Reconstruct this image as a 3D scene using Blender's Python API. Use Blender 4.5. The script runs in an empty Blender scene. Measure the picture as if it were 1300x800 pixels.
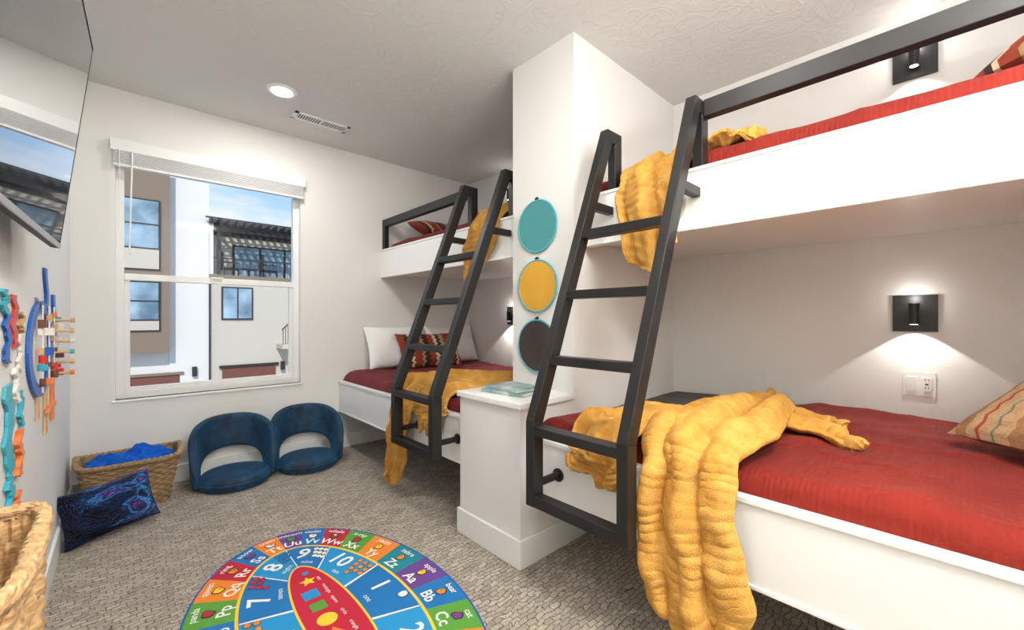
import bpy, bmesh, math, random
from mathutils import Vector, Matrix, noise, Euler
random.seed(4)
S=bpy.context.scene
COL=S.collection
pi=math.pi

# ------------------------------------------------------------ materials
def lin(c):
    o=[]
    for x in c[:3]:
        x=x/255.0
        o.append(x/12.92 if x<=0.04045 else ((x+0.055)/1.055)**2.4)
    return (o[0],o[1],o[2],1.0)
MC={}
def base(name):
    m=bpy.data.materials.new(name); m.use_nodes=True
    nt=m.node_tree; b=nt.nodes.get('Principled BSDF')
    return m,nt,b
def coords(nt,kind='Object',scale=(1,1,1),rot=(0,0,0)):
    tc=nt.nodes.new('ShaderNodeTexCoord'); mp=nt.nodes.new('ShaderNodeMapping')
    mp.inputs['Scale'].default_value=scale; mp.inputs['Rotation'].default_value=rot
    nt.links.new(tc.outputs[kind],mp.inputs['Vector'])
    return mp.outputs['Vector']
def ramp(nt,fac,stops,interp='LINEAR'):
    r=nt.nodes.new('ShaderNodeValToRGB'); cr=r.color_ramp; cr.interpolation=interp
    while len(cr.elements)<len(stops): cr.elements.new(0.5)
    for e,(p,c) in zip(cr.elements,stops):
        e.position=p; e.color=c if len(c)==4 else (c[0],c[1],c[2],1)
    nt.links.new(fac,r.inputs['Fac'])
    return r.outputs['Color']
def tex(nt,kind,vec,scale,**k):
    t=nt.nodes.new({'noise':'ShaderNodeTexNoise','vor':'ShaderNodeTexVoronoi','wave':'ShaderNodeTexWave','brick':'ShaderNodeTexBrick'}[kind])
    t.inputs['Scale'].default_value=scale
    for a,v in k.items():
        if a in('feature','distance','wave_type','bands_direction','wave_profile','offset'):
            setattr(t,a,v)
        else: t.inputs[a.replace('_',' ')].default_value=v
    nt.links.new(vec,t.inputs['Vector'])
    return t
def bump(nt,b,h,strength,dist=0.01,prev=None):
    bm=nt.nodes.new('ShaderNodeBump'); bm.inputs['Strength'].default_value=strength
    bm.inputs['Distance'].default_value=dist
    nt.links.new(h,bm.inputs['Height'])
    if prev is not None: nt.links.new(prev.outputs['Normal'],bm.inputs['Normal'])
    nt.links.new(bm.outputs['Normal'],b.inputs['Normal'])
    return bm
def mat(name,col,rough=.5,metal=0,nb=None,var=None,coat=0,sheen=0,emit=None,kind='Object'):
    if name in MC: return MC[name]
    m,nt,b=base(name)
    b.inputs['Base Color'].default_value=lin(col); b.inputs['Roughness'].default_value=rough
    b.inputs['Metallic'].default_value=metal
    b.inputs['Coat Weight'].default_value=coat; b.inputs['Sheen Weight'].default_value=sheen
    v=coords(nt,kind)
    if var:
        sc,col2=var
        t=tex(nt,'noise',v,sc,Detail=4.0)
        c=ramp(nt,t.outputs['Fac'],[(.3,lin(col)),(.7,lin(col2))])
        nt.links.new(c,b.inputs['Base Color'])
    if nb:
        t=tex(nt,'noise',v,nb[0],Detail=3.0); bump(nt,b,t.outputs['Fac'],nb[1],nb[2] if len(nb)>2 else .01)
    if emit:
        b.inputs['Emission Color'].default_value=lin(emit[0]); b.inputs['Emission Strength'].default_value=emit[1]
    MC[name]=m; return m

WALL=mat('wall_paint',(230,229,226),.85,nb=(140,.12,.004))
WHITE=mat('white_trim_paint',(240,240,238),.38,nb=(60,.02,.002))
BLACK=mat('black_metal',(34,33,33),.42,metal=.2,nb=(200,.05,.001))
VINYL=mat('white_vinyl',(238,238,236),.35)
# ceiling
m,nt,b=base('ceiling_knockdown'); b.inputs['Base Color'].default_value=lin((220,219,216)); b.inputs['Roughness'].default_value=.9
v=coords(nt); t=tex(nt,'noise',v,6,Detail=3.0,Distortion=2.0); c=ramp(nt,t.outputs['Fac'],[(.43,(0,0,0)),(.5,(1,1,1)),(.57,(0,0,0))])
bump(nt,b,c,.28,.006); CEIL=m
# carpet
m,nt,b=base('carpet_loop'); b.inputs['Roughness'].default_value=1.0; b.inputs['Sheen Weight'].default_value=.1
v=coords(nt)
n0=tex(nt,'noise',v,18,Detail=3.0)
mx=nt.nodes.new('ShaderNodeMixRGB'); mx.blend_type='ADD'; mx.inputs[0].default_value=.05
nt.links.new(v,mx.inputs[1]); nt.links.new(n0.outputs['Color'],mx.inputs[2])
br=tex(nt,'brick',mx.outputs[0],17); br.offset=.5
br.inputs['Color1'].default_value=lin((208,199,186)); br.inputs['Color2'].default_value=lin((172,163,151)); br.inputs['Mortar'].default_value=lin((104,96,87))
br.inputs['Mortar Size'].default_value=.04; br.inputs['Mortar Smooth'].default_value=.6; br.inputs['Brick Width'].default_value=.8; br.inputs['Row Height'].default_value=.4
n1=tex(nt,'noise',v,150,Detail=3.0)
c1=ramp(nt,n1.outputs['Fac'],[(.3,lin((155,147,138))),(.7,lin((250,246,238)))])
m2=nt.nodes.new('ShaderNodeMixRGB'); m2.blend_type='MULTIPLY'; m2.inputs[0].default_value=.75
nt.links.new(br.outputs['Color'],m2.inputs[1]); nt.links.new(c1,m2.inputs[2])
nt.links.new(m2.outputs[0],b.inputs['Base Color'])
m3=nt.nodes.new('ShaderNodeMixRGB'); m3.inputs[0].default_value=.5
nt.links.new(br.outputs['Color'],m3.inputs[1]); nt.links.new(n1.outputs['Fac'],m3.inputs[2])
bump(nt,b,m3.outputs[0],.9,.012); CARPET=m
# blanket
def fabric_blanket(name,c1,c2):
    m,nt,b=base(name); b.inputs['Roughness'].default_value=1.0; b.inputs['Specular IOR Level'].default_value=.1; b.inputs['Sheen Weight'].default_value=.3
    b.inputs['Sheen Tint'].default_value=lin(c1); b.inputs['Sheen Roughness'].default_value=.6
    uv=coords(nt,'UV'); ob=coords(nt)
    w=tex(nt,'wave',uv,7,Distortion=4,Detail=2.0); w.wave_profile='SIN'; w.inputs['Detail Scale'].default_value=1.0
    n=tex(nt,'noise',ob,190,Detail=4.0)
    n2=tex(nt,'noise',ob,16,Detail=4.0)
    c=ramp(nt,n2.outputs['Fac'],[(.3,lin(c2)),(.6,lin(c1))])
    mm=nt.nodes.new('ShaderNodeMixRGB'); mm.blend_type='MULTIPLY'; mm.inputs[0].default_value=.4
    nt.links.new(c,mm.inputs[1]); nt.links.new(ramp(nt,n.outputs['Fac'],[(.3,(.5,.45,.4)),(.6,(1,1,1))]),mm.inputs[2])
    nt.links.new(mm.outputs[0],b.inputs['Base Color'])
    b1=bump(nt,b,w.outputs['Fac'],.28,.008); bump(nt,b,n.outputs['Fac'],.7,.005,b1)
    return m
YEL=fabric_blanket('yellow_plush',(212,162,84),(196,140,60))
BLU=fabric_blanket('blue_plush',(34,104,205),(16,66,165))
# quilts
def quilt(name,c1,c2,sc=9):
    m,nt,b=base(name); b.inputs['Roughness'].default_value=.85; b.inputs['Sheen Weight'].default_value=.04; b.inputs['Specular IOR Level'].default_value=.25
    v=coords(nt)
    n=tex(nt,'noise',v,3,Detail=4.0); c=ramp(nt,n.outputs['Fac'],[(.3,lin(c1)),(.7,lin(c2))]); nt.links.new(c,b.inputs['Base Color'])
    w=tex(nt,'wave',v,sc,Distortion=1.2,Detail=2.0); w.bands_direction='X'
    w2=tex(nt,'wave',v,sc*2.2,Distortion=1.5,Detail=2.0); w2.bands_direction='Y'
    n2=tex(nt,'noise',v,70,Detail=3.0)
    n3=tex(nt,'noise',v,5,Detail=5.0,Distortion=1.5)
    b0=bump(nt,b,n3.outputs['Fac'],.4,.03); b1=bump(nt,b,w.outputs['Fac'],.2,.006,b0); b2=bump(nt,b,w2.outputs['Fac'],.3,.005,b1); bump(nt,b,n2.outputs['Fac'],.4,.004,b2)
    return m
RED=quilt('red_quilt_fabric',(110,23,15),(130,35,23))
BURG=quilt('burgundy_quilt_fabric',(104,26,34),(120,40,46))
GRAYM=quilt('charcoal_sheet',(60,56,54),(76,71,69))
# velvet
m,nt,b=base('blue_velvet'); b.inputs['Roughness'].default_value=.7; b.inputs['Sheen Weight'].default_value=.35; b.inputs['Sheen Tint'].default_value=lin((60,130,180))
v=coords(nt); n=tex(nt,'noise',v,9,Detail=4.0,Distortion=1.0); nt.links.new(ramp(nt,n.outputs['Fac'],[(.35,lin((2,30,56))),(.7,lin((10,66,98)))]),b.inputs['Base Color'])
bump(nt,b,n.outputs['Fac'],.3,.01); VELVET=m
# wicker
def wicker(name,c1,c2):
    m,nt,b=base(name); b.inputs['Roughness'].default_value=.7
    v=coords(nt,scale=(1,1,3)); n=tex(nt,'noise',v,45,Detail=4.0)
    nt.links.new(ramp(nt,n.outputs['Fac'],[(.3,lin(c1)),(.7,lin(c2))]),b.inputs['Base Color'])
    bump(nt,b,n.outputs['Fac'],.6,.006); return m
WICK=wicker('seagrass_weave',(116,90,60),(176,146,104))
WICK2=wicker('light_rattan',(160,120,78),(220,186,136))
# tapestry
def tapestry(name,stops,axis='X',zz=.6,mixn=.5):
    m,nt,b=base(name); b.inputs['Roughness'].default_value=.95
    v=coords(nt,'Generated')
    sep=nt.nodes.new('ShaderNodeSeparateXYZ'); nt.links.new(v,sep.inputs[0])
    a=nt.nodes.new('ShaderNodeMath'); a.operation='PINGPONG'; a.inputs[1].default_value=.06; nt.links.new(sep.outputs['Y' if axis=='X' else 'X'],a.inputs[0])
    ad=nt.nodes.new('ShaderNodeMath'); ad.operation='MULTIPLY_ADD'; ad.inputs[1].default_value=zz; nt.links.new(a.outputs[0],ad.inputs[0]); nt.links.new(sep.outputs[axis],ad.inputs[2])
    c=ramp(nt,ad.outputs[0],stops,'CONSTANT'); 
    n=tex(nt,'noise',v,70,Detail=3.0); n2=tex(nt,'noise',v,9,Detail=4.0)
    mm=nt.nodes.new('ShaderNodeMixRGB'); mm.blend_type='MULTIPLY'; mm.inputs[0].default_value=mixn; nt.links.new(c,mm.inputs[1]); nt.links.new(ramp(nt,n.outputs['Fac'],[(.3,(.5,.45,.4)),(.6,(1,1,1))]),mm.inputs[2])
    m5=nt.nodes.new('ShaderNodeMixRGB'); m5.blend_type='MULTIPLY'; m5.inputs[0].default_value=.5; nt.links.new(mm.outputs[0],m5.inputs[1]); nt.links.new(ramp(nt,n2.outputs['Fac'],[(.35,(.7,.55,.42)),(.6,(1,1,1))]),m5.inputs[2])
    nt.links.new(m5.outputs[0],b.inputs['Base Color']); bump(nt,b,n.outputs['Fac'],.6,.004); return m
rr,tn,bk,cr_,tl=lin((150,56,36)),lin((176,144,108)),lin((50,34,28)),lin((220,200,165)),lin((104,116,104))
bn=lin((150,110,76)); dr=lin((160,66,50))
TAP1=tapestry('rust_tapestry',[(0,rr),(.12,bk),(.17,cr_),(.21,rr),(.33,tn),(.37,bk),(.45,rr),(.55,cr_),(.6,bk),(.66,tn),(.72,rr),(.86,bk),(.9,cr_),(.94,rr)])
TAP2=tapestry('tan_tapestry',[(0,tn),(.06,bn),(.14,tn),(.20,dr),(.225,tn),(.30,tl),(.315,tn),(.40,bn),(.50,tn),(.56,dr),(.585,bn),(.66,tn),(.74,tl),(.77,tn),(.86,dr),(.88,tn)],zz=.35,mixn=.6)
COTTON=mat('white_cotton',(240,240,238),.9,nb=(12,.3,.02),sheen=.1)
# sequins
m,nt,b=base('blue_sequins'); b.inputs['Roughness'].default_value=.25; b.inputs['Metallic'].default_value=.6
v=coords(nt,'Generated'); n=tex(nt,'noise',v,3.2,Detail=3.0,Distortion=.8)
sep=nt.nodes.new('ShaderNodeSeparateXYZ'); nt.links.new(v,sep.inputs[0])
ad=nt.nodes.new('ShaderNodeMath'); ad.operation='MULTIPLY_ADD'; ad.inputs[1].default_value=.26; nt.links.new(sep.outputs['X'],ad.inputs[0]); nt.links.new(n.outputs['Fac'],ad.inputs[2])
nt.links.new(ramp(nt,ad.outputs[0],[(.45,lin((8,13,32))),(.64,lin((16,40,86))),(.71,lin((60,130,195))),(.74,lin((20,38,84))),(.82,lin((136,70,165)))]),b.inputs['Base Color'])
vo=tex(nt,'vor',coords(nt),110); bump(nt,b,vo.outputs['Distance'],.8,.01); SEQ=m
# glass
def glass(name,tint=(1,1,1,1),f=.006):
    m=bpy.data.materials.new(name); m.use_nodes=True; nt=m.node_tree; nt.nodes.clear()
    o=nt.nodes.new('ShaderNodeOutputMaterial'); mx=nt.nodes.new('ShaderNodeMixShader'); mx.inputs[0].default_value=f
    t=nt.nodes.new('ShaderNodeBsdfTransparent'); t.inputs[0].default_value=tint; g=nt.nodes.new('ShaderNodeBsdfGlossy'); g.inputs['Roughness'].default_value=.02
    nt.links.new(t.outputs[0],mx.inputs[1]); nt.links.new(g.outputs[0],mx.inputs[2]); nt.links.new(mx.outputs[0],o.inputs[0]); return m
GLASS=glass('window_glass')

# ------------------------------------------------------------ builder
class B:
    def __init__(s,name): s.n=name; s.v=[]; s.f=[]; s.mi=[]; s.m=[]; s.uv=[]
    def k(s,mt):
        if mt not in s.m: s.m.append(mt)
        return s.m.index(mt)
    def add(s,vs,fs,mt,uvs=None):
        o=len(s.v); s.v+= [tuple(x) for x in vs]; k=s.k(mt)
        for i,f in enumerate(fs):
            s.f.append([a+o for a in f]); s.mi.append(k)
            s.uv.append([uvs[a] for a in f] if uvs else [(0,0)]*len(f))
        return s
    def box(s,x0,x1,y0,y1,z0,z1,mt,M=None):
        vs=[Vector((x,y,z)) for x in(x0,x1) for y in(y0,y1) for z in(z0,z1)]
        if M is not None: vs=[M@p for p in vs]
        return s.add(vs,[(0,1,3,2),(4,6,7,5),(0,4,5,1),(2,3,7,6),(0,2,6,4),(1,5,7,3)],mt)
    def prism(s,poly,fn,a0,a1,mt):
        n=len(poly); vs=[fn(p[0],p[1],a0) for p in poly]+[fn(p[0],p[1],a1) for p in poly]
        fs=[(i,(i+1)%n,n+(i+1)%n,n+i) for i in range(n)]+[tuple(range(n)),tuple(range(2*n-1,n-1,-1))]
        return s.add(vs,fs,mt)
    def cyl(s,p0,p1,r0,mt,r1=None,n=20):
        r1=r0 if r1 is None else r1
        p0=Vector(p0);p1=Vector(p1);d=(p1-p0).normalized()
        a=d.orthogonal().normalized(); c=d.cross(a)
        vs=[p0+(a*math.cos(2*pi*i/n)+c*math.sin(2*pi*i/n))*r0 for i in range(n)]+[p1+(a*math.cos(2*pi*i/n)+c*math.sin(2*pi*i/n))*r1 for i in range(n)]
        fs=[(i,(i+1)%n,n+(i+1)%n,n+i) for i in range(n)]+[tuple(range(n)),tuple(range(2*n-1,n-1,-1))]
        return s.add(vs,fs,mt)
    def tube(s,path,r,mt,n=8,closed=False):
        P=[Vector(p) for p in path]; N=len(P); vs=[]
        for i in range(N):
            t=(P[(i+1)%N]-P[i-1]) if closed else (P[min(i+1,N-1)]-P[max(i-1,0)])
            t.normalize(); up=Vector((0,0,1)) if abs(t.z)<.9 else Vector((1,0,0))
            a=t.cross(up).normalized(); c=t.cross(a)
            for j in range(n): vs.append(P[i]+(a*math.cos(2*pi*j/n)+c*math.sin(2*pi*j/n))*r)
        fs=[]
        for i in range(N if closed else N-1):
            i2=(i+1)%N
            for j in range(n): fs.append((i*n+j,i*n+(j+1)%n,i2*n+(j+1)%n,i2*n+j))
        if not closed: fs+= [tuple(range(n)),tuple(range(N*n-1,(N-1)*n-1,-1))]
        return s.add(vs,fs,mt)
    def grid(s,fn,nu,nv,mt,cu=False,cv=False,su=1,sv=1):
        vs=[];uv=[]
        for i in range(nu+1):
            for j in range(nv+1):
                vs.append(fn(i/nu,j/nv)); uv.append((i/nu*su,j/nv*sv))
        fs=[(i*(nv+1)+j,(i+1)*(nv+1)+j,(i+1)*(nv+1)+j+1,i*(nv+1)+j+1) for i in range(nu) for j in range(nv)]
        return s.add(vs,fs,mt,uv)
    def done(s,bevel=0,smooth=False,solid=0,sub=0,M=None,weld=False):
        me=bpy.data.meshes.new(s.n); me.from_pydata(s.v,[],s.f)
        for x in s.m: me.materials.append(x)
        for p,i in zip(me.polygons,s.mi): p.material_index=i
        ul=me.uv_layers.new(name='UVMap'); q=0
        for u in s.uv:
            for w in u: ul.data[q].uv=w; q+=1
        bm=bmesh.new(); bm.from_mesh(me)
        if weld: bmesh.ops.remove_doubles(bm,verts=bm.verts,dist=1e-5)
        bmesh.ops.recalc_face_normals(bm,faces=bm.faces); bm.to_mesh(me); bm.free()
        if smooth:
            me.polygons.foreach_set('use_smooth',[True]*len(me.polygons))
            if not solid and not sub:
                try: me.set_sharp_from_angle(angle=math.radians(40))
                except Exception: pass
        o=bpy.data.objects.new(s.n,me); COL.objects.link(o)
        if M is not None: o.matrix_world=M
        if bevel:
            d=o.modifiers.new('bevel','BEVEL'); d.width=bevel; d.segments=2; d.limit_method='ANGLE'; d.harden_normals=False
        if solid:
            d=o.modifiers.new('solid','SOLIDIFY'); d.thickness=solid; d.offset=-1
        if sub:
            d=o.modifiers.new('sub','SUBSURF'); d.levels=sub; d.render_levels=sub
        return o
def nz(x,y,z=0): return noise.noise(Vector((x,y,z)))
def XZ(a,b,y): return (a,y,b)
def XY(a,b,z): return (a,b,z)
def YZ(a,b,x): return (x,a,b)

# ------------------------------------------------------------ dims
LX,RX,BY,FY,H=-.24,2.947,3.88,-1.2,2.74
WX0,WX1,WZ0,WZ1=-.03,1.13,.635,2.37
CY0,CY1=1.42,1.90     # partition
CX=1.786; KX=1.382; KZ=.785
NE=-.70
B('floor').box(LX-.12,RX+.12,FY-.12,BY+.12,-.12,0,CARPET).done()
B('ceiling').box(LX-.12,RX+.12,FY-.12,BY+.12,H,H+.12,CEIL).done()
B('wall_left').box(LX-.12,LX,FY-.12,BY+.12,0,H,WALL).done()
B('wall_right').box(RX,RX+.12,FY-.12,BY+.12,0,H,WALL).done()
B('wall_front').box(LX,RX,FY-.12,FY,0,H,WALL).done()
w=B('wall_back'); 
w.box(LX,WX0,BY,BY+.13,0,H,WALL); w.box(WX1,RX,BY,BY+.13,0,H,WALL); w.box(WX0,WX1,BY,BY+.13,0,WZ0,WALL); w.box(WX0,WX1,BY,BY+.13,WZ1,H,WALL); w.done()
w=B('wall_partition'); w.box(CX,RX,CY0,CY1,0,H,WALL); w.box(KX,CX,CY0,CY1,0,KZ-.03,WALL); w.done()
B('trim_1').box(KX-.015,CX,CY0-.015,CY1+.015,KZ-.03,KZ,WHITE).done(bevel=.004)
B('wall_niche_end').box(1.40,RX,NE-.1,NE,0,H,WALL).done()
def bb(name,x0,x1,y0,y1):
    o=B(name); o.box(x0,x1,y0,y1,0,.125,WHITE); 
    o.done(bevel=.004)
bb('baseboard_left',LX,LX+.014,FY,BY)
bb('baseboard_back',LX+.014,RX,BY-.014,BY)
w=B('baseboard_partition'); w.box(KX-.014,KX,CY0-.014,CY1+.014,0,.135,WHITE); w.box(KX,2.09,CY0-.014,CY0,0,.135,WHITE); w.box(KX,2.09,CY1,CY1+.014,0,.135,WHITE); w.done(bevel=.003)

# ------------------------------------------------------------ window
w=B('window_1')
f0,f1=BY+.05,BY+.11
w.box(WX0,WX0+.045,f0,f1,WZ0,WZ1,VINYL); w.box(WX1-.045,WX1,f0,f1,WZ0,WZ1,VINYL)
w.box(WX0+.045,WX1-.045,f0,f1,WZ0,WZ0+.045,VINYL); w.box(WX0+.045,WX1-.045,f0,f1,WZ1-.045,WZ1,VINYL)
w.box(WX0+.045,WX1-.045,f0-.005,f1-.01,1.455,1.50,VINYL)
w.box(WX0+.045,WX0+.075,f0+.01,f1-.02,WZ0+.045,1.455,VINYL); w.box(WX1-.075,WX1-.045,f0+.01,f1-.02,WZ0+.045,1.455,VINYL); w.box(WX0+.075,WX1-.075,f0+.01,f1-.02,WZ0+.045,WZ0+.075,VINYL)
w.box(WX0+.04,WX1-.04,f0+.03,f0+.034,WZ0+.04,WZ1-.04,GLASS)
w.box(.50,.58,f0-.02,f0,1.49,1.505,VINYL)
w.done(bevel=.003)
w=B('trim_window_sill'); w.box(WX0-.02,WX1+.02,BY-.012,BY+.05,WZ0-.018,WZ0,VINYL); w.done(bevel=.004)
w=B('window_blind')
w.box(WX0-.025,WX1+.025,BY-.05,BY-.002,2.315,2.39,VINYL)
for i in range(9): w.box(WX0-.01,WX1+.01,BY-.048,BY-.004,2.232+i*.0095,2.237+i*.0095,VINYL)
w.box(WX0-.01,WX1+.01,BY-.05,BY-.003,2.212,2.228,VINYL)
w.cyl((WX0+.085,BY-.055,2.32),(WX0+.07,BY-.05,1.62),.005,VINYL,n=8)
w.cyl((WX0+.02,BY-.055,2.32),(WX0+.02,BY-.05,1.78),.0025,VINYL,n=6)
w.done(bevel=.0015)

# ------------------------------------------------------------ ceiling fixtures
LENS=mat('light_lens',(255,250,240),.5,emit=((255,248,236),6))
def area(name,loc,size,e,rot=(0,0,0),col=(1,.982,.945)):
    l=bpy.data.lights.new(name,'AREA'); l.shape='DISK'; l.size=size; l.energy=e; l.color=col
    q=bpy.data.objects.new(name,l); q.location=loc; q.rotation_euler=rot; COL.objects.link(q)
def can(x,y,p=7):
    o=B('recessed_light'); o.cyl((x,y,H),(x,y,H-.008),.095,VINYL,.088,n=40); o.cyl((x,y,H-.008),(x,y,H-.010),.066,LENS,n=40); o.done(smooth=True)
    area('downlight',(x,y,H-.02),.14,p)
can(.80,3.15,12); can(.80,.75,13)  # first can is the visible fixture; the second is unseen, added for fill
# unseen flush mount behind the camera, added as soft fill light
o=B('fill_flush_mount'); o.cyl((.9,-.45,H),(.9,-.45,H-.05),.28,VINYL,n=48); o.cyl((.9,-.45,H-.05),(.9,-.45,H-.065),.25,LENS,n=48); o.done(smooth=True)
area('flush_fill',(.9,-.45,H-.08),.5,30)
# made-up torchiere floor lamps, out of view, added to brighten the ceiling
def fill_torch(x,y,e):
    o=B('fill_floor_lamp'); o.cyl((x,y,.001),(x,y,.025),.13,BLACK,n=40); o.cyl((x,y,.025),(x,y,1.66),.011,BLACK); o.cyl((x,y,1.66),(x,y,1.76),.03,BLACK,.17,n=40); o.cyl((x,y,1.761),(x,y,1.765),.15,LENS,n=40); o.done(smooth=True)
    area('torchiere_fill',(x,y,1.78),.28,e,(pi,0,0))
fill_torch(.45,-.85,48); fill_torch(1.12,-.92,46)
DARKV=mat('vent_dark',(90,88,86),.8)
w=B('ceiling_vent'); x0,x1,y0,y1=.95,1.36,3.375,3.505
w.box(x0,x1,y0,y0+.022,H-.008,H,VINYL); w.box(x0,x1,y1-.022,y1,H-.008,H,VINYL); w.box(x0,x0+.025,y0,y1,H-.008,H,VINYL); w.box(x1-.025,x1,y0,y1,H-.008,H,VINYL)
w.box(x0+.02,x1-.02,y0+.02,y1-.02,H-.002,H-.0005,DARKV)
for i in range(20):
    xx=x0+.03+i*.018; w.box(xx,xx+.006,y0+.02,y1-.02,H-.007,H-.002,VINYL)
w.box((x0+x1)/2-.006,(x0+x1)/2+.006,y0,y1,H-.009,H,VINYL)
w.done()

# ------------------------------------------------------------ bunk beds
def bunk(y0,y1):
    o=B('bunk_bed')
    g=.001
    y0+=g; y1-=g
    o.box(1.455,1.477,y0,y1,.335,.615,WHITE); o.box(1.447,1.487,y0,y1,.600,.620,WHITE); o.box(1.449,1.455,y0,y1,.335,.350,WHITE)
    o.box(1.477,RX-g,y0,y1,.335,.36,WHITE); o.box(2.1,2.13,y0,y1,0.001,.335,WHITE)
    o.box(1.868,1.93,y0,y1,1.585,1.85,WHITE); o.box(1.862,1.936,y0,y1,1.845,1.862,WHITE); o.box(1.862,1.868,y0,y1,1.585,1.60,WHITE)
    o.box(1.93,RX-g,y0,y1,1.62,1.66,WHITE)
    o.done(bevel=.003)
bunk(NE,CY0); bunk(CY1,BY)

def bed(name,x0,x1,y0,y1,zt,zb,mt,r=.07,wr=.008,seed=0,ymaxf=None,nx=90,ny=110):
    def hf(x,y,Y1):
        z=zt
        for d in (x-x0,x1-x,y-y0,Y1-y):
            d=max(0,d)
            if d<r: z-= (r-math.sqrt(max(0,r*r-(r-d)**2)))*.9
        fold=(1-abs(nz(x*2.2+y*1.6+seed,y*1.2-x*.6,seed+4))*2)**6
        z+= wr*(nz(x*3.2+seed,y*3.2)+.5*nz(x*8,y*8,seed))+wr*.9*max(0,fold)
        return max(z,zb+.002)
    def fn(u,v):
        x=x0+(x1-x0)*u; Y1=ymaxf(x) if ymaxf else y1; y=y0+(Y1-y0)*v
        edge=(u in(0,1)) or (v in (0,1))
        return (x,y,zb if edge else hf(x,y,Y1))
    o=B(name)
    us=[0,0.0005]+[i/nx for i in range(1,nx)]+[.9995,1]
    vs_=[0,0.0005]+[i/ny for i in range(1,ny)]+[.9995,1]
    V=[];F=[]
    for u in us:
        for v in vs_: V.append(fn(u,v))
    n=len(vs_)
    for i in range(len(us)-1):
        for j in range(n-1): F.append((i*n+j,(i+1)*n+j,(i+1)*n+j+1,i*n+j+1))
    o.add(V,F,mt); return o.done(smooth=True)
def matt(x0,x1,y0,y1,z0,z1,mt=None):
    B('mattress').box(x0,x1,y0,y1,z0,z1,mt or COTTON).done(bevel=.03)
matt(1.50,2.93,NE+.02,CY0-.02,.361,.60); matt(1.50,2.93,CY1+.02,BY-.02,.361,.60)
matt(1.95,2.93,NE+.02,CY0-.02,1.661,1.795); matt(1.95,2.93,CY1+.02,BY-.02,1.661,1.795)
bed('gray_sheet',1.9,2.938,.3,CY0-.005,.675,.605,GRAYM,seed=3)
bed('red_quilt',1.482,2.94,NE+.01,CY0-.006,.70,.621,RED,seed=1,wr=.014,ymaxf=lambda x: (CY0-.006) if x<1.9 else CY0-.006-(x-1.9)/1.04*.86)
bed('burgundy_quilt',1.482,2.94,CY1+.006,BY-.02,.70,.621,BURG,seed=7,wr=.014)
bed('red_quilt',1.937,2.94,NE+.01,CY0-.006,1.96,1.80,RED,seed=11,wr=.012)
bed('burgundy_quilt',1.937,2.94,CY1+.006,BY-.02,1.94,1.80,BURG,seed=17,wr=.012)

# guard rails
def beamY(o,x0,x1,y0,y1,z0,z1): o.box(x0,x1,y0,y1,z0,z1,BLACK)
o=B('guard_rail'); beamY(o,1.877,1.925,NE+.001,.768,2.08,2.155); o.box(1.877,1.925,NE+.001,NE+.05,1.863,2.08,BLACK); o.done(bevel=.003)
o=B('guard_rail'); beamY(o,1.877,1.925,2.482,BY-.002,2.085,2.155); o.box(1.877,1.925,BY-.05,BY-.002,1.863,2.085,BLACK); o.done(bevel=.003)

# ------------------------------------------------------------ ladders
def offset(P,h):
    L=[];R=[];n=len(P)
    for i in range(n):
        p=Vector(P[i])
        if i==0: d=(Vector(P[1])-p).normalized(); nn=Vector((-d.y,d.x)); k=h
        elif i==n-1: d=(p-Vector(P[i-1])).normalized(); nn=Vector((-d.y,d.x)); k=h
        else:
            d1=(p-Vector(P[i-1])).normalized(); d2=(Vector(P[i+1])-p).normalized()
            n1=Vector((-d1.y,d1.x)); n2=Vector((-d2.y,d2.x)); nn=(n1+n2).normalized(); k=h/max(.35,nn.dot(n1))
        L.append(p+nn*k); R.append(p-nn*k)
    return L,R
def ladder(ya,yb):
    o=B('bunk_ladder'); RW=.045
    prof=[(1.29,.395),(1.29,.75),(1.825,2.122),(1.901,2.122),(1.901,1.864)]
    L,R=offset(prof,.031)
    for y in (ya,yb-RW):
        for i in range(len(prof)-1):
            o.prism([L[i],L[i+1],R[i+1],R[i]],XZ,y,y+RW,BLACK)
        yc=y+RW/2
        o.cyl((1.29,yc,.48),(1.4485,yc,.48),.017,BLACK); o.cyl((1.438,yc,.48),(1.4485,yc,.48),.03,BLACK)
        o.box(1.68,1.8615,y+.004,y+RW-.004,1.725,1.765,BLACK); 
    for z in (1.585,1.295,1.005,.715):
        x=1.29+(z-.75)/(2.122-.75)*.535 if z>.75 else 1.29
        o.box(x-.03,x+.034,ya+RW,yb-RW,z-.018,z+.02,BLACK)
    o.box(1.262,1.318,ya+RW,yb-RW,.395,.44,BLACK)
    o.done(bevel=.003)
ladder(.77,1.26); ladder(1.99,2.48)

# ------------------------------------------------------------ sconces
def sconce(y,z,p=3.0,u=.5):
    o=B('wall_sconce'); D=.068
    o.box(RX-.014,RX,y-.083,y+.083,z-.092,z+.092,BLACK)
    o.cyl((RX-.014,y,z),(RX-D+.015,y,z),.01,BLACK)
    o.cyl((RX-D,y,z-.055),(RX-D,y,z+.05),.021,BLACK,n=32)
    o.cyl((RX-D,y,z-.056),(RX-D,y,z-.055),.016,LENS,n=24)
    o.done(bevel=.002)
    l=bpy.data.lights.new('sconce_spot','SPOT'); l.energy=p; l.spot_size=math.radians(104); l.spot_blend=.08; l.shadow_soft_size=.010; l.color=(1,.96,.9)
    q=bpy.data.objects.new('sconce_spot',l); q.location=(RX-D-.002,y,z-.06); q.rotation_euler=(0,math.radians(-6),0); COL.objects.link(q)
    l=bpy.data.lights.new('sconce_uplight','POINT'); l.energy=u; l.shadow_soft_size=.015; l.color=(1,.96,.9)
    q=bpy.data.objects.new('sconce_uplight',l); q.location=(RX-D,y,z+.075); COL.objects.link(q)
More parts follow.
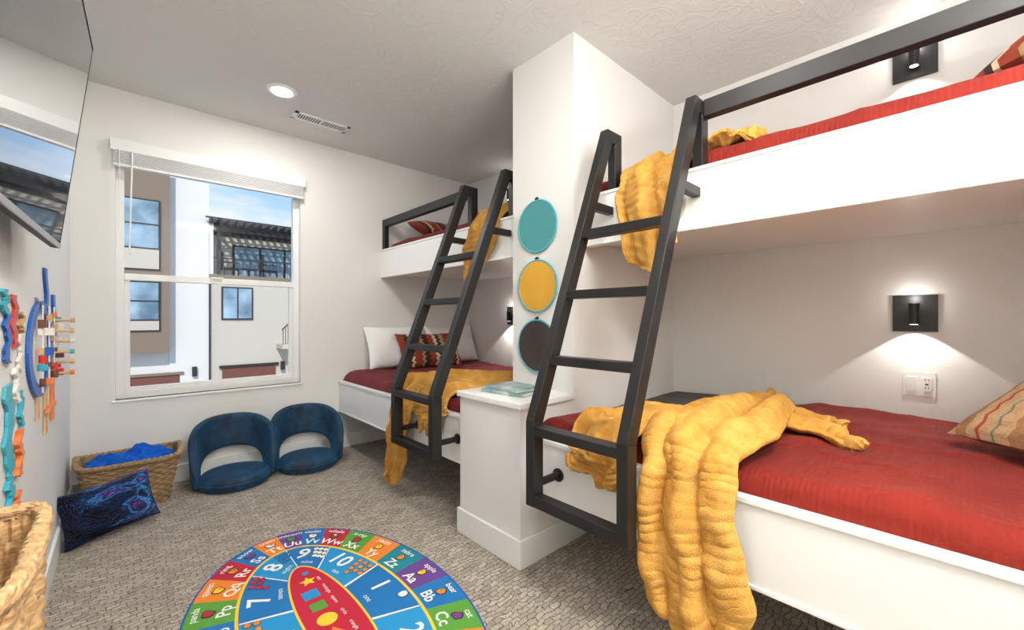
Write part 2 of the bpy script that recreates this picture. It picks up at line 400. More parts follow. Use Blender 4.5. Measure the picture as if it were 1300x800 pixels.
sconce(.15,1.214,5,.45); sconce(.15,2.50,1.2,.9); sconce(3.125,1.214,7,.5); sconce(3.125,2.45,2,.5)
o=B('wall_outlet'); y,z=.135,.858
o.box(RX-.006,RX,y-.06,y+.06,z-.06,z+.06,VINYL)
o.box(RX-.010,RX-.006,y+.010,y+.046,z-.035,z+.035,VINYL); o.box(RX-.010,RX-.006,y-.046,y-.010,z-.035,z+.035,VINYL)
DK=mat('dark_slot',(60,60,60),.6)
for zz in(z-.022,z+.018):
    o.box(RX-.0108,RX-.010,y-.036,y-.033,zz,zz+.009,DK); o.box(RX-.0108,RX-.010,y-.024,y-.021,zz,zz+.009,DK)
o.box(RX-.0115,RX-.010,y-.034,y-.022,z-.003,z+.004,DK)
o.done(bevel=.0015)

# ------------------------------------------------------------ blankets
def catmull(P,t):
    n=len(P)-1; x=min(max(t,0),1)*n; i=min(int(x),n-1); f=x-i
    p=[P[max(i-1,0)],P[i],P[i+1],P[min(i+2,n)]]
    return 0.5*((2*p[1])+(-p[0]+p[2])*f+(2*p[0]-5*p[1]+4*p[2]-p[3])*f*f+(-p[0]+3*p[1]-3*p[2]+p[3])*f**3)
def ribbon(o,pts,mt,nf=4,amp=.02,seed=0,ns=90,nw=44,edge=.035,rnd=.06,crump=1.0):
    """pts: (x,y,z, halfwidth, across xyz)"""
    P=[Vector(p[:3]) for p in pts]; Hh=[Vector((p[3],0,0)) for p in pts]; A=[Vector(p[4]) for p in pts]
    L=sum((P[i+1]-P[i]).length for i in range(len(P)-1)); W=2*max(p[3] for p in pts)
    def fn(u,v):
        p=catmull(P,u); t=(catmull(P,min(1,u+.01))-catmull(P,max(0,u-.01))).normalized()
        a=catmull(A,u).normalized(); hw=catmull(Hh,u).x; n=a.cross(t).normalized()
        w=2*v-1
        wob=1+.14*nz(u*5,seed+.3)
        ph=seed*1.7+2.8*nz(u*2.4,seed+5.1)
        env=.8+.5*nz(u*L*3,w*2,seed+8)
        f=amp*(.8+ env*math.sin(nf*pi*w*(1+.35*nz(u*1.8,w,seed))+ph)+.45*env*math.sin(nf*1.9*pi*w+ph*2.1))
        a1=nz(u*L*4.5+seed,w*W*4,seed); a2=nz(u*L*9+seed,w*W*7,seed+3)
        f+= crump*(.034*(a1+.35)+.018*a2+.008*nz(u*L*18,w*W*14,seed+6))
        f+= .0022*math.sin(u*L*2*pi/.040+5*nz(u*L*5,w*W*7,seed))
        sl=edge*(nz(u*6,w*2,seed+9)+.4*nz(u*12,w*2,seed+1))
        endr=(.04*nz(w*3,seed+2.5)-rnd*w*w)*(u**4)
        f*= (1-.7*abs(w)**6)
        return p+a*(w*hw*wob+sl)+n*f+t*endr*(1.5)
    o.grid(fn,ns,nw,mt,su=L,sv=W)
Yv=(0,1,0)
# near lower bed
o=B('yellow_blanket')
ribbon(o,[(2.66,.72,.71,.08,(.3,1,0)),(2.4,.70,.735,.15,(.2,1,0)),(2.0,.66,.75,.20,Yv),(1.70,.65,.755,.20,Yv),(1.50,.64,.735,.18,Yv),(1.425,.635,.64,.155,Yv),(1.405,.635,.45,.155,Yv),(1.395,.61,.27,.17,Yv),(1.395,.59,.13,.15,Yv)],YEL,nf=2.6,amp=.026,seed=1.3,ns=210,nw=64)
ribbon(o,[(1.98,.80,.71,.10,Yv),(1.85,.90,.735,.14,(-.2,1,0)),(1.68,.97,.74,.16,(-.1,1,0)),(1.52,1.0,.73,.165,Yv),(1.428,1.0,.66,.155,Yv),(1.42,1.0,.59,.15,Yv),(1.425,1.02,.50,.13,Yv)],YEL,nf=2.4,amp=.020,seed=4.1,ns=120,nw=56)
ribbon(o,[(1.98,.24,.73,.06,(1,.4,0)),(2.1,.33,.742,.12,(1,-.3,0)),(2.2,.48,.75,.15,(1,-.5,0)),(2.32,.64,.75,.15,(1,-.3,0)),(2.42,.80,.72,.08,(1,-.2,0))][::-1],YEL,nf=1.8,amp=.022,seed=7.7)
o.done(smooth=True,solid=.022,sub=1)
# far lower
o=B('yellow_blanket')
ribbon(o,[(2.5,2.25,.71,.12,Yv),(2.2,2.35,.74,.2,(.3,1,0)),(1.85,2.5,.745,.22,(.3,1,0)),(1.6,2.58,.745,.18,Yv),(1.49,2.61,.735,.16,Yv),(1.425,2.63,.62,.14,Yv),(1.40,2.64,.40,.135,Yv),(1.39,2.65,.20,.12,Yv),(1.38,2.66,.06,.09,Yv)],YEL,nf=2.2,amp=.020,seed=2.2,ns=140)
ribbon(o,[(2.3,2.1,.71,.10,Yv),(2.0,2.15,.74,.14,Yv),(1.7,2.22,.745,.18,Yv),(1.52,2.26,.73,.17,Yv),(1.428,2.27,.66,.17,Yv),(1.42,2.27,.56,.16,Yv),(1.425,2.27,.45,.13,Yv)],YEL,nf=2.2,amp=.018,seed=5.9)
o.done(smooth=True,solid=.018,sub=1)
# upper near
o=B('yellow_blanket')
ribbon(o,[(2.35,.85,1.975,.10,Yv),(2.15,.95,1.995,.16,Yv),(1.98,1.0,1.985,.18,Yv),(1.89,1.01,1.915,.185,Yv),(1.845,1.02,1.80,.175,Yv),(1.835,1.00,1.62,.155,Yv),(1.83,.98,1.42,.12,Yv)],YEL,nf=2.4,amp=.020,seed=3.3,ns=120)
ribbon(o,[(2.0,.55,1.965,.06,(1,0,0)),(2.03,.63,2.0,.10,(1,0,0)),(2.06,.74,2.01,.13,(1,0,0)),(2.1,.9,1.985,.12,(1,0,0)),(2.2,1.05,1.97,.1,(1,0,0))][::-1],YEL,nf=2,amp=.018,seed=8.8)
o.done(smooth=True,solid=.016,sub=1)
# upper far
o=B('yellow_blanket')
ribbon(o,[(2.35,2.3,1.955,.10,Yv),(2.15,2.3,1.98,.16,Yv),(1.98,2.28,1.97,.19,Yv),(1.89,2.28,1.905,.19,Yv),(1.845,2.29,1.78,.18,Yv),(1.84,2.34,1.62,.15,Yv),(1.84,2.39,1.45,.09,Yv)],YEL,nf=2.2,amp=.016,seed=6.3)
o.done(smooth=True,solid=.016,sub=1)

# ------------------------------------------------------------ pillows
def pillow(name,w,h,t,mt,M,n=36,pin=.07,wr=.012,seed=0):
    o=B(name)
    for sgn in(1,-1):
        def fn(a,b,sgn=sgn):
            u=2*a-1; v=2*b-1
            x=w/2*u*(1-pin*(1-v*v)); y=h/2*v*(1-pin*(1-u*u))
            k=max(0,(1-abs(u)**2.6)*(1-abs(v)**2.6))**.5
            z=sgn*(t/2*k+wr*k*nz(u*2.2+seed,v*2.2,sgn*3+seed))
            return (x,y,z)
        o.grid(fn,n,n,mt)
    return o.done(smooth=True,M=M,weld=True)
def TM(loc,rx=0,ry=0,rz=0): return Matrix.Translation(loc)@Euler((math.radians(rx),math.radians(ry),math.radians(rz)),'XYZ').to_matrix().to_4x4()
pillow('white_pillow',.62,.42,.15,COTTON,TM((1.97,3.755,.915),68,0,0),seed=1)
pillow('white_pillow',.62,.42,.15,COTTON,TM((2.62,3.755,.92),68,0,0),seed=2)
pillow('patterned_pillow',.66,.36,.14,TAP1,TM((2.22,3.555,.88),62,0,-4),seed=3)
pillow('patterned_pillow',.6,.36,.15,TAP1,TM((2.35,3.55,2.06),25,0,0),seed=4)
def frameM(c,ex,ey):
    ex=Vector(ex).normalized(); ey=Vector(ey); ey=(ey-ex*ey.dot(ex)).normalized(); ez=ex.cross(ey)
    M=Matrix((ex,ey,ez)).transposed().to_4x4(); M.translation=c; return M
ex=Vector((-.7,-.7,0)).normalized(); ey=Vector((.58,-.58,.56)).normalized()
pillow('tapestry_pillow',.5,.5,.15,TAP2,frameM(Vector((2.28,.03,.755))+ex*.25+ey*.25,ex,ey),seed=5)
ey2=Vector((.62,-.62,.45)).normalized()
pillow('tapestry_pillow',.5,.5,.15,TAP1,frameM(Vector((2.25,-.02,2.04))+ex*.25+ey2*.25,ex,ey2),seed=6)
# sequin pillow on the floor
e1=Vector((.90,.42,.05)).normalized(); e2=Vector((-.16,.30,.90))
pillow('sequin_pillow',.42,.28,.12,SEQ,frameM(Vector((-.045,3.20,.15)),e1,e2),seed=7)

# ------------------------------------------------------------ hoops
def cl(n,c,r=.8): return mat(n,c,r,nb=(250,.4,.003))
TEAL=cl('teal_felt',(72,144,148)); YF=cl('yellow_felt',(222,168,56)); BRN=cl('charcoal_felt',(62,52,49))
TEALR=mat('teal_hoop_wood',(76,174,184),.4)
for mt,z in((TEAL,1.728),(YF,1.378),(BRN,1.028)):
    o=B('embroidery_hoop'); y=1.685; r=.151
    o.cyl((CX-.012,y,z),(CX-.003,y,z),r-.003,mt,n=64)
    o.tube([(CX-.010,y+r*math.cos(2*pi*i/64),z+r*math.sin(2*pi*i/64)) for i in range(64)],.0055,TEALR,closed=True)
    o.cyl((CX-.012,y+.012,z+r+.010),(CX-.012,y-.012,z+r+.010),.005,BLACK); o.cyl((CX-.012,y,z+r),(CX-.004,y,z+r+.016),.003,BLACK); o.cyl((CX,y,z+r+.014),(CX-.014,y,z+r+.014),.006,BLACK)
    o.done(smooth=True)
# book on the ledge
COVER=mat('book_cover_teal',(40,120,130),.3,var=(14,(190,200,190)),coat=.3); PAGE=mat('book_pages',(235,230,220),.9)
M=TM((1.575,1.665,KZ),0,0,8)
o=B('picture_book'); 
o.box(-.11,.11,-.145,.145,.001,.004,COVER,M); o.box(-.105,.108,-.142,.142,.004,.018,PAGE,M); o.box(-.11,.11,-.145,.145,.018,.021,COVER,M); o.box(-.112,-.109,-.145,.145,.001,.021,COVER,M)
M=TM((1.57,1.66,KZ+.021),0,0,-4)
o.box(-.10,.10,-.135,.135,.000,.003,TEALR,M); o.box(-.095,.098,-.132,.132,.003,.012,PAGE,M); o.box(-.10,.10,-.135,.135,.012,.015,COVER,M)
o.done(bevel=.001)

# ------------------------------------------------------------ floor chairs
def chair(x,y,rot):
    o=B('floor_chair'); r=.222
    def seat(u,v):
        a=2*pi*u
        prof=[(0,.100),(.4,.102),(.7,.1),(.88,.092),(.97,.07),(1.0,.045),(.97,.012),(.9,0),(0,0)]
        k=v*(len(prof)-1); i=min(int(k),len(prof)-2); f=k-i
        rr_=prof[i][0]*(1-f)+prof[i+1][0]*f; zz=prof[i][1]*(1-f)+prof[i+1][1]*f
        return (rr_*r*math.cos(a),rr_*r*math.sin(a)*.97,zz)
    o.grid(seat,64,32,VELVET)
    o.tube([((r+.002)*math.cos(2*pi*i/64),(r*.97+.002)*math.sin(2*pi*i/64),.05) for i in range(64)],.006,VELVET,closed=True)
    TH=108
    def back(u,v,off=0):
        th=(u*2-1)*TH; a=abs(th)/TH
        top=.06+.40*max(0,1-a**2.6)**.55
        bot=.03 if abs(th)>62 else .03+.185*math.sqrt(max(0,1-(th/62)**2))**.8
        if bot>top-.02: bot=top-.02
        z=bot+(top-bot)*v
        rad=r+.010+ .03*(z/.46)+off
        return rad,th,z
    def fn(u,v):
        if v<.5:
            w=v*2; rad,th,z=back(u,w,.02)
        else:
            w=2-v*2; rad,th,z=back(u,w,-.02)
        e=min(w,1-w); k=min(1,e/.10); k=math.sqrt(max(0,1-(1-k)**2))
        mid,_,_=back(u,w,0); rad=mid+(rad-mid)*k
        uu_=min(u,1-u); kk=min(1,uu_/.02); rad=mid+(rad-mid)*kk
        t=math.radians(90-th)
        return (rad*math.cos(t),rad*math.sin(t)*.97,z)
    o.grid(fn,110,60,VELVET)
    return o.done(smooth=True,weld=True,M=TM((x,y,0.001),0,0,rot))
chair(.60,3.565,-2); chair(1.10,3.575,-6)

# ------------------------------------------------------------ baskets
def rrect(a,w,d,e=4.5):
    c=math.cos(a); s=math.sin(a); k=(abs(c)**e+abs(s)**e)**(-1/e); return c*k*w/2, s*k*d/2
def basket(name,cx,cy,w0,d0,w1,d1,h,mt,nr=16,ns=44,rimr=.014,amp=.007,rot=0,handle=False,dip=0):
    o=B(name); M=TM((cx,cy,.001),0,0,rot)
    def fn(u,v,inner=False):
        a=2*pi*u; w=w0+(w1-w0)*v; d=d0+(d1-d0)*v
        x,y=rrect(a,w,d)
        row=v*nr; off=amp*math.sin(ns*a*.5+ (pi if int(row)%2 else 0))*abs(math.sin(pi*row))+amp*.5*abs(math.sin(pi*row))
        if inner: off=-.012-off*.5
        L=math.hypot(x,y)
        x+=x/L*off; y+=y/L*off
        z=v*h+dip*v*(abs(math.cos(a))**6)
        return M@Vector((x,y,z))
    o.grid(fn,352,nr*6,mt)
    o.grid(lambda u,v: fn(u,v,True),240,nr*4,mt)
    o.add([M@Vector((*rrect(2*pi*i/64,w0,d0),0.004)) for i in range(64)],[tuple(range(64))],mt)
    for q in range(2):
        pth=[]
        for i in range(240):
            a=2*pi*i/240; x,y=rrect(a,w1,d1); L=math.hypot(x,y); tw=rimr*.5
            ph=a*34+q*pi
            x+=x/L*tw*math.cos(ph); y+=y/L*tw*math.cos(ph)
            pth.append(M@Vector((x,y,h+tw*math.sin(ph)+dip*(abs(math.cos(a))**6))))
        o.tube(pth,rimr*.8,mt,closed=True)
    return o.done(smooth=True)
basket('woven_basket',.046,3.64,.37,.25,.49,.37,.295,WICK,nr=17,ns=44,dip=.04)
basket('rattan_hamper',-.170,1.15,.085,.36,.110,.44,.775,WICK2,nr=14,ns=40,rimr=.014,amp=.010)
# blue throw in basket
o=B('blue_throw')
def fn(u,v):
    a=2*pi*u; x,y=rrect(a,.43*v,.31*v)
    z=.275+.06*(1-v**3)+.05*nz(x*9+3,y*9,1.1)+.03*nz(x*20,y*20,4.2)
    if v>.9: z=min(z,.29)
    return (.046+x,3.64+y,z)
o.grid(fn,80,30,BLU,su=3,sv=.4); o.done(smooth=True,sub=1)

# ------------------------------------------------------------ TV
SCR=mat('tv_screen',(14,14,16),.03,coat=1.0); SCR.node_tree.nodes['Principled BSDF'].inputs['IOR'].default_value=1.9; BEZ=mat('tv_bezel',(190,190,192),.35,metal=.5); TVB=mat('tv_back',(22,22,22),.5)
bf=Vector((-.150,2.03,1.42)); tf=Vector((-.071,2.03,2.115)); dn=Vector((-math.sin(math.radians(2)),-math.cos(math.radians(2)),0))*1.23
up=(tf-bf); ex=dn.normalized(); upn=up.normalized(); nrm=upn.cross(ex).normalized()
if nrm.x<0: nrm=-nrm
def tvp(a,b,c): return bf+dn*a+up*b+nrm*c
def tvbox(o,a0,a1,b0,b1,c0,c1,mt):
    vs=[tvp(a,b_,c) for a in(a0,a1) for b_ in(b0,b1) for c in(c0,c1)]
    o.add(vs,[(0,1,3,2),(4,6,7,5),(0,4,5,1),(2,3,7,6),(0,2,6,4),(1,5,7,3)],mt)
o=B('television')
tvbox(o,0,1,0,1,-.02,-.002,TVB); tvbox(o,.006,.994,.022,.99,-.002,0,SCR)
tvbox(o,0,1,0,.022,-.002,.003,BEZ); tvbox(o,0,.004,0,1,-.002,.001,TVB); tvbox(o,.995,1,0,1,-.002,.002,TVB); tvbox(o,0,1,.992,1,-.002,.002,TVB)
o.box(LX+.001,-.178,1.25,1.6,1.68,1.80,TVB)
o.done(bevel=.001)

# ------------------------------------------------------------ wall toys
def P(n,c): return mat(n,c,.4)
CB=P('toy_blue',(24,92,176)); CR=P('toy_red',(206,52,40)); CO=P('toy_orange',(232,128,60)); CT=P('toy_teal',(52,170,190)); CY=P('toy_yellow',(240,200,70)); CW=P('toy_white',(240,236,226)); CG=P('toy_green',(90,160,80)); CN=P('toy_wood',(206,166,116)); CK=P('toy_brown',(110,66,46))
o=B('wall_activity_toy')
yc,zc=2.50,1.07
def ell(a,ry,rz): return (yc+ry*math.cos(a),zc+rz*math.sin(a))
N=48
outer=[ell(2*pi*i/N,.33,.19) for i in range(N)]; inner=[ell(2*pi*i/N,.25,.145) for i in range(N)]
for i in range(N):
    j=(i+1)%N; o.prism([outer[i],outer[j],inner[j],inner[i]],YZ,LX+.001,LX+.010,CB)
def plank(pts,w,x0,x1,mt):
    a=[(p[0]-w,p[1]) for p in pts]; b_=[(p[0]+w,p[1]) for p in pts]
    for i in range(len(pts)-1): o.prism([a[i],a[i+1],b_[i+1],b_[i]],YZ,x0,x1,mt)
plank([(2.66+.03*math.sin(i*.5),1.22+i*.018) for i in range(11)],.035,LX+.001,LX+.010,CB)
plank([(2.95+.03*math.sin(i*.5),1.08+i*.022) for i in range(11)],.04,LX+.001,LX+.010,CB)
plank([(2.42+.03*math.sin(i*.7),1.22+i*.01) for i in range(6)],.03,LX+.001,LX+.010,CW)
cs=[CR,CW,CO,CN,CT,CW,CN,CN,CK,CB,CW]
random.seed(12)
for y in (2.42,2.62,2.80,2.96):
    o.cyl((LX+.018,y,.90),(LX+.018,y,1.24),.003,CW,n=8)
    z=.91+random.random()*.03
    while z<1.21:
        h=random.choice([.018,.024,.032]); m_=random.choice(cs); w_=random.uniform(.012,.022)
        if random.random()<.6: o.cyl((LX+.018,y,z),(LX+.018,y,z+h),random.uniform(.009,.015),m_,n=14)
        else: o.box(LX+.006,LX+random.uniform(.02,.04),y-w_,y+w_,z,z+h,m_)
        z+=h+random.choice([.004,.03,.05])
for i in range(6): o.cyl((LX+.002,2.90+.03*(i%2),.93+.05*i),(LX+.075,2.92+.03*(i%2),.93+.05*i),.006,CN,n=12); o.cyl((LX+.060,2.92+.03*(i%2),.93+.05*i),(LX+.075,2.92+.03*(i%2),.93+.05*i),.012,cs[(i+2)%9],n=12)
o.box(LX+.001,LX+.008,2.62,2.70,.70,.91,CN); o.box(LX+.001,LX+.010,2.84,2.92,.72,.90,CO); o.box(LX+.008,LX+.022,2.6,2.85,.79,.81,CO); o.box(LX+.001,LX+.008,2.40,2.46,.80,.91,CN)
o.done(bevel=.0015)
o=B('wooden_wall_puzzle')
def wav(y0,z0,z1,w,ph,mt,t):
    n=24; a=[];b_=[]
    for i in range(n+1):
        z=z0+(z1-z0)*i/n; y=y0+.022*math.sin(ph+i*.45)+.01*math.sin(i*1.1+ph)
        a.append((y-w,z)); b_.append((y+w,z))
    for i in range(n): o.prism([a[i],a[i+1],b_[i+1],b_[i]],YZ,LX+.001,LX+t,mt)
wav(1.95,1.10,1.26,.035,0,CR,.007); wav(2.03,1.02,1.14,.02,2,CW,.010); wav(1.86,.74,1.0,.05,1,CT,.008); wav(2.00,.70,.84,.025,3,CO,.014)
wav(2.04,.84,.96,.018,.5,CT,.011); wav(1.84,1.06,1.2,.03,2.5,CB,.008); wav(1.86,.62,.73,.03,1.5,CT,.012); wav(1.97,.60,.66,.03,.2,CO,.012); wav(2.05,1.14,1.21,.015,.2,CN,.012); wav(1.96,.93,1.04,.025,1.2,CW,.012); wav(1.80,1.2,1.27,.03,1.2,CT,.01)
o.done(bevel=.001)

# ------------------------------------------------------------ rug
RXc,RYc=.612,1.70
o=B('alphabet_rug')
def rc(n,c): return mat('rug_'+n,c,.95,nb=(300,.5,.003))
PUR=rc('purple',(98,62,134)); BL=rc('blue',(20,108,170)); GR=rc('green',(84,146,54)); OR=rc('orange',(224,126,36)); RD=rc('red',(182,28,54)); YL=rc('yellow',(234,190,46)); TE=rc('teal',(20,124,138)); LB=rc('light_blue',(30,136,190)); RW_=rc('white',(232,230,222)); DB=rc('dark_blue',(22,84,158)); BKK=rc('black',(40,36,40)); PKK=rc('brown',(130,70,40))
def ep(a,ia,z): return (RXc+(.490-ia)*math.cos(a),RYc+(.820-ia)*math.sin(a),z)
ZT=.010
def ring(i0,i1,z,mt,a0=0,a1=2*pi,n=120):
    vs=[];fs=[]
    for i in range(n+1):
        a=a0+(a1-a0)*i/n; vs.append(ep(a,i0,z)); vs.append(ep(a,i1,z))
    for i in range(n): fs.append((2*i,2*i+2,2*i+3,2*i+1))
    o.add(vs,fs,mt)
def sidew(i0,z0,z1,mt,n=120):
    vs=[];fs=[]
    for i in range(n+1):
        a=2*pi*i/n; vs.append(ep(a,i0,z0)); vs.append(ep(a,i0,z1))
    for i in range(n): fs.append((2*i,2*i+2,2*i+3,2*i+1))
    o.add(vs,fs,mt)
sidew(0,0.001,ZT,DB)
ring(0,.008,ZT,DB)
lc=[PUR,BL,GR,OR,RD,TE,YL,PUR,BL,RD,GR,OR,TE,RD,BL,GR,OR,RD,BL,OR,PUR,BL,RD,GR,OR,TE]
words='apple bear cat dog egg fish goat hat igloo jet kite lion moon nest owl panda queen ring snow train unicorn violin whale x-ray yacht zebra'.split()
dA=2*pi/26
for i in range(26):
    a=-i*dA; ring(.008,.180,ZT,lc[i],a-dA/2,a+dA/2,6)
ring(.180,.192,ZT,YL)
RI=.380
for i in range(10):
    a=-i*2*pi/10; ring(.192,RI,ZT,[BL,LB][i%2],a-pi/10,a+pi/10,14)
    vs=[ep(a+pi/10,.195,ZT+.0008),ep(a+pi/10+.012,.195,ZT+.0008),ep(a+pi/10+.03,RI-.002,ZT+.0008),ep(a+pi/10,RI-.002,ZT+.0008)]
    o.add(vs,[(0,1,2,3)],RW_)
ring(RI,RI+.009,ZT,YL)
vs=[ep(2*pi*i/80,RI+.009,ZT) for i in range(80)]; o.add(vs,[tuple(range(80))],RD)
def text(s,x,y,rot,size,mt,z=ZT+.0012,bold=0):
    c=bpy.data.curves.new('t','FONT'); c.body=s; c.size=size; c.align_x='CENTER'; c.align_y='CENTER'; c.resolution_u=2; c.offset=bold
    ob=bpy.data.objects.new('t',c); COL.objects.link(ob); bpy.context.view_layer.update()
    me=bpy.data.meshes.new_from_object(ob.evaluated_get(bpy.context.evaluated_depsgraph_get()))
    M=TM((x,y,z),0,0,math.degrees(rot))
    o.add([M@v.co for v in me.vertices],[tuple(p.vertices) for p in me.polygons],mt)
    bpy.data.objects.remove(ob); bpy.data.meshes.remove(me); bpy.data.curves.remove(c)
def nrmang(a,ia):
    A=.490-ia; Bq=.820-ia
    return math.atan2(math.sin(a)/Bq,math.cos(a)/A)
def blob(x,y,r,mt,ph,n=14,z=ZT+.0010,k=.25,lobes=3):
    vs=[(x+r*(1+k*math.sin(lobes*t+ph))*math.cos(t),y+r*(1+k*math.cos(2*t+ph))*math.sin(t),z) for t in [2*pi*i/n for i in range(n)]]
    o.add(vs,[tuple(range(n))],mt)
ic=[YL,RW_,PKK,OR,GR,RD,PUR,BL]
for i in range(26):
    a=-i*dA; th=nrmang(a,.1)-pi/2
    L=chr(65+i)
    p=ep(a,.142,0); text(L+L.lower(),p[0],p[1],th,.070,RW_,bold=.0012)
    p=ep(a,.036,0); text(words[i],p[0],p[1],th,.040,RW_,bold=.0004)
    p=ep(a,.083,0); c1=ic[(i*3)%8]; 
    if c1==lc[i]: c1=RW_
    blob(p[0],p[1],.024,BKK,i,k=.2); blob(p[0],p[1],.019,c1,i,k=.2,z=ZT+.0016); blob(p[0]+.006,p[1]+.006,.007,ic[(i+3)%8],i,z=ZT+.002)
nw='one two three four five six seven eight nine ten'.split()
for i in range(10):
    a=-i*2*pi/10; th=nrmang(a,.3)-pi/2
    p=ep(a+.08,.268,0); text(str(i+1),p[0],p[1],th,.12,RW_,bold=.002)
    p=ep(a,.345,0); text(nw[i],p[0],p[1],th,.034,RW_)
    random.seed(i)
    for q in range(i+1):
        rr2=.012 if i>3 else .02
        aa=a-.13-(q%3)*.07; ii=.220+(q//3)*.032
        p=ep(aa,ii,0); blob(p[0],p[1],rr2*1.2,BKK,q,k=.1); blob(p[0],p[1],rr2,ic[(i*2+1)%8],q,z=ZT+.0016,k=.1)
def poly(n,x,y,r,mt,rot=0,star=False,z=ZT+.001):
    m_=n*2 if star else n
    vs=[(x+(r if (not star or i%2==0) else r*.45)*math.cos(rot+2*pi*i/m_),y+(r if (not star or i%2==0) else r*.45)*math.sin(rot+2*pi*i/m_),z) for i in range(m_)]
    o.add(vs,[tuple(range(m_))],mt)
poly(5,.61,1.99,.036,YL,.3,True); poly(24,.62,2.06,.014,LB); poly(4,.59,1.885,.045,LB,pi/4); poly(4,.59,1.79,.042,GR,pi/4); poly(24,.59,1.69,.038,YL); poly(3,.59,1.59,.042,OR,pi/2); poly(24,.59,1.50,.034,TE)
for s_,y_ in(('star',1.98),('rectangle',1.885),('square',1.79),('circle',1.69),('triangle',1.59)):
    text(s_,.655,y_,-pi/2,.022,RW_)
o.done()

# ------------------------------------------------------------ outside
ST=mat('stucco_white',(226,224,220),.95,nb=(30,.2,.03)); TP=mat('stucco_taupe',(136,120,104),.95,nb=(30,.2,.03)); SB=mat('stucco_beige',(202,195,181),.95,nb=(30,.2,.03))
DF=mat('dark_frame',(44,42,42),.5); WG=mat('facade_glass',(92,120,140),.1,coat=.3,var=(.8,(170,198,216))); GD=mat('garage_brown',(118,72,60),.7); SD=mat('siding',(196,188,174),.8); CONC=mat('concrete_ground',(170,165,158),.9)
o=B('townhouse_building'); Y=28
o.box(3.49,12,Y,Y+6,-4,3.45,SB)
o.box(1.82,3.49,Y-.1,Y+6,-4,8.5,ST)
o.box(-8,1.82,Y,Y+6,-4,8.9,ST)
o.box(-8,1.78,Y-.9,Y,-.5,9.2,TP)
def win(x0,x1,z0,z1,yy,mull=True,low=0):
    o.box(x0,x1,yy-.08,yy-.01,z0,z1,DF)
    o.box(x0+.08,x1-.08,yy-.1,yy-.08,z0+.08+low,z1-.08,WG)
    if low: o.box(x0+.06,x1-.06,yy-.12,yy-.08,z0+.05,z0+low,SD)
    if mull: o.box((x0+x1)/2-.03,(x0+x1)/2+.03,yy-.13,yy-.09,z0,z1,DF)
    else: o.box(x0,x1,yy-.13,yy-.09,(z0+low+z1)/2-.03,(z0+low+z1)/2+.03,DF)
win(-.4,1.42,3.55,7.0,Y-.9,False,1.0); win(-.4,1.42,.55,3.0,Y-.9,False,.5); win(-5,-1.5,.6,7,Y-.9,True)
win(4.06,5.58,1.1,2.95,Y); 
o.box(3.48,3.55,Y-.18,Y-.1,-4,3.4,DF)
o.box(-.6,2.24,Y-.12,Y-.02,-4,-1.75,GD); o.box(-.75,2.4,Y-.2,Y-.12,-1.75,-1.62,TP)
o.box(4.1,6.75,Y-.08,Y,-4,-1.6,GD); o.box(3.95,6.9,Y-.14,Y-.08,-1.6,-1.45,DF)
for xx in(2.75,7.0): o.box(xx,xx+.2,Y-.3,Y-.1,-1.9,-1.4,DF)
for i in range(1,4): o.box(-.6,2.24,Y-.13,Y-.12,-4+i*.6,-3.97+i*.6,DF)
o.box(3.49,12,Y-.15,Y+.3,3.35,3.6,TP); o.box(3.49,12,Y+2.6,Y+2.8,3.5,6.3,SB); o.box(3.5,3.7,Y,Y+2.6,3.5,6.4,ST)
o.box(5.0,9.4,Y+2.45,Y+2.6,3.5,5.7,DF); 
for i in range(3): o.box(5.1+i*1.42,6.4+i*1.42,Y+2.4,Y+2.45,3.6,5.6,WG)
o.box(3.49,12,Y+2.5,Y+6,6.2,6.5,TP)
for xx in (3.9,7.7,10.8): o.box(xx,xx+.18,Y+.2,Y+.38,3.5,6.3,DF)
o.box(3.4,12,Y+.1,Y+.25,6.05,6.35,DF); o.box(3.4,12,Y+1.6,Y+1.75,6.05,6.35,DF)
for i in range(22): o.box(3.5+i*.4,3.6+i*.4,Y-.6,Y+2.8,6.35,6.62,DF)
for i in range(7): o.box(3.3,12,Y-.4+i*.5,Y-.34+i*.5,6.62,6.7,DF)
o.box(3.7,12,Y-.1,Y-.05,4.5,4.56,DF)
for i in range(44): o.box(3.75+i*.19,3.765+i*.19,Y-.09,Y-.07,3.6,4.5,DF)
for xx in(4.2,6.2):
    o.box(xx,xx+.8,Y+.5,Y+1.1,3.98,4.08,DF); o.box(xx-.05,xx+.06,Y+.5,Y+1.1,4.0,5.0,DF); o.box(xx,xx+.8,Y+.5,Y+.56,4.35,4.42,DF)
    for lx in(xx+.02,xx+.72): o.box(lx,lx+.07,Y+.5,Y+.57,3.5,4.0,DF)
o.box(5.15,5.95,Y+.6,Y+1.2,4.05,4.12,DF); o.box(5.5,5.6,Y+.85,Y+.95,3.5,4.05,DF)
for i in range(8): o.box(6.85+i*.13,6.88+i*.13,Y-1.2,Y-1.17,-.4+i*.12,.5+i*.14,DF)
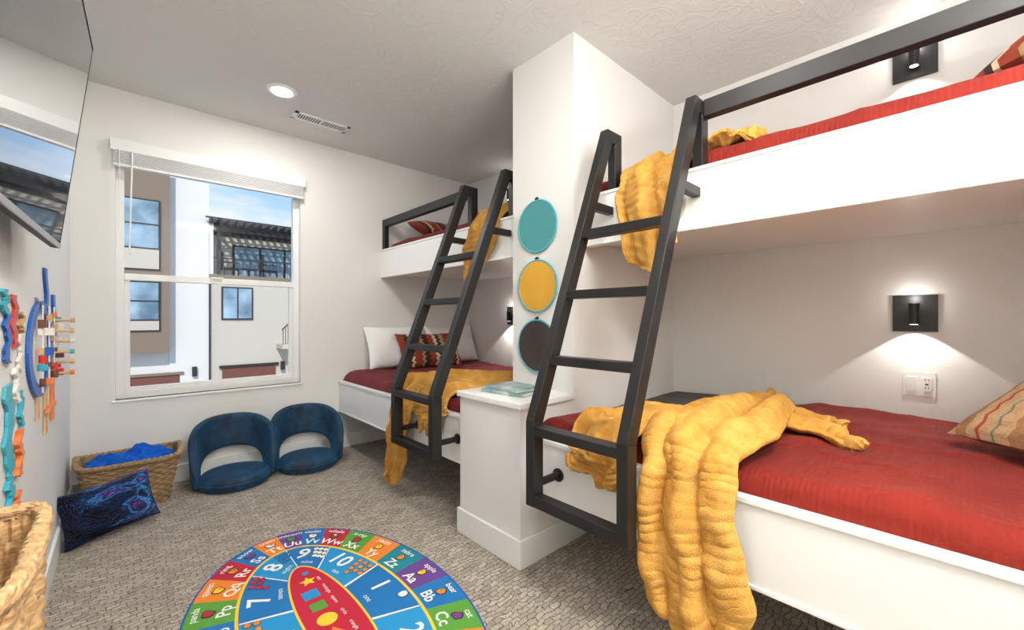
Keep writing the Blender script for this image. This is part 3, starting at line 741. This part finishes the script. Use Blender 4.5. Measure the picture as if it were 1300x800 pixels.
o.add([(6.8,Y-1.2,.45),(7.95,Y-1.2,1.65),(7.95,Y-1.2,1.75),(6.8,Y-1.2,.55)],[(0,1,2,3)],DF)
o.box(6.8,8.2,Y-1.3,Y,-.6,-.35,SB)
o.done()
B('street_ground').box(-40,60,4.3,70,-4.2,-4,CONC).done()

# ------------------------------------------------------------ sun + world
l=bpy.data.lights.new('sun','SUN'); l.energy=2.5; l.angle=.01; l.color=(1,.96,.90)
q=bpy.data.objects.new('sun',l); q.rotation_euler=Euler((math.radians(52),0,math.radians(-20))); COL.objects.link(q)
W=bpy.data.worlds.new('World'); S.world=W; W.use_nodes=True; nt=W.node_tree; bg=nt.nodes['Background']
tc=nt.nodes.new('ShaderNodeTexCoord'); sp=nt.nodes.new('ShaderNodeSeparateXYZ'); nt.links.new(tc.outputs['Generated'],sp.inputs[0])
c=ramp(nt,sp.outputs['Z'],[(0,(.70,.85,1,1)),(.25,(.42,.67,1,1)),(.8,(.22,.45,.9,1))])
n=nt.nodes.new('ShaderNodeTexNoise'); n.inputs['Scale'].default_value=5; n.inputs['Detail'].default_value=6
mp=nt.nodes.new('ShaderNodeMapping'); mp.inputs['Scale'].default_value=(1,1,3.5); nt.links.new(tc.outputs['Generated'],mp.inputs[0]); nt.links.new(mp.outputs[0],n.inputs['Vector'])
cf=ramp(nt,n.outputs['Fac'],[(.45,(0,0,0)),(.65,(.8,.8,.8))])
mx=nt.nodes.new('ShaderNodeMixRGB'); nt.links.new(cf,mx.inputs[0]); nt.links.new(c,mx.inputs[1]); mx.inputs[2].default_value=(.9,.93,.97,1)
nt.links.new(mx.outputs[0],bg.inputs['Color']); bg.inputs['Strength'].default_value=.95

# ------------------------------------------------------------ camera
cam=bpy.data.cameras.new('camera'); cam.sensor_width=36; cam.lens=530/1300*36; cam.shift_y=4/1300; cam.clip_start=.02; cam.clip_end=200
co=bpy.data.objects.new('camera',cam); co.location=(0,0,1.19); co.rotation_euler=(math.radians(90),0,math.radians(-43.1)); COL.objects.link(co)
S.camera=co
S.view_settings.view_transform='Standard'
S.view_settings.look='None'
S.view_settings.exposure=.2
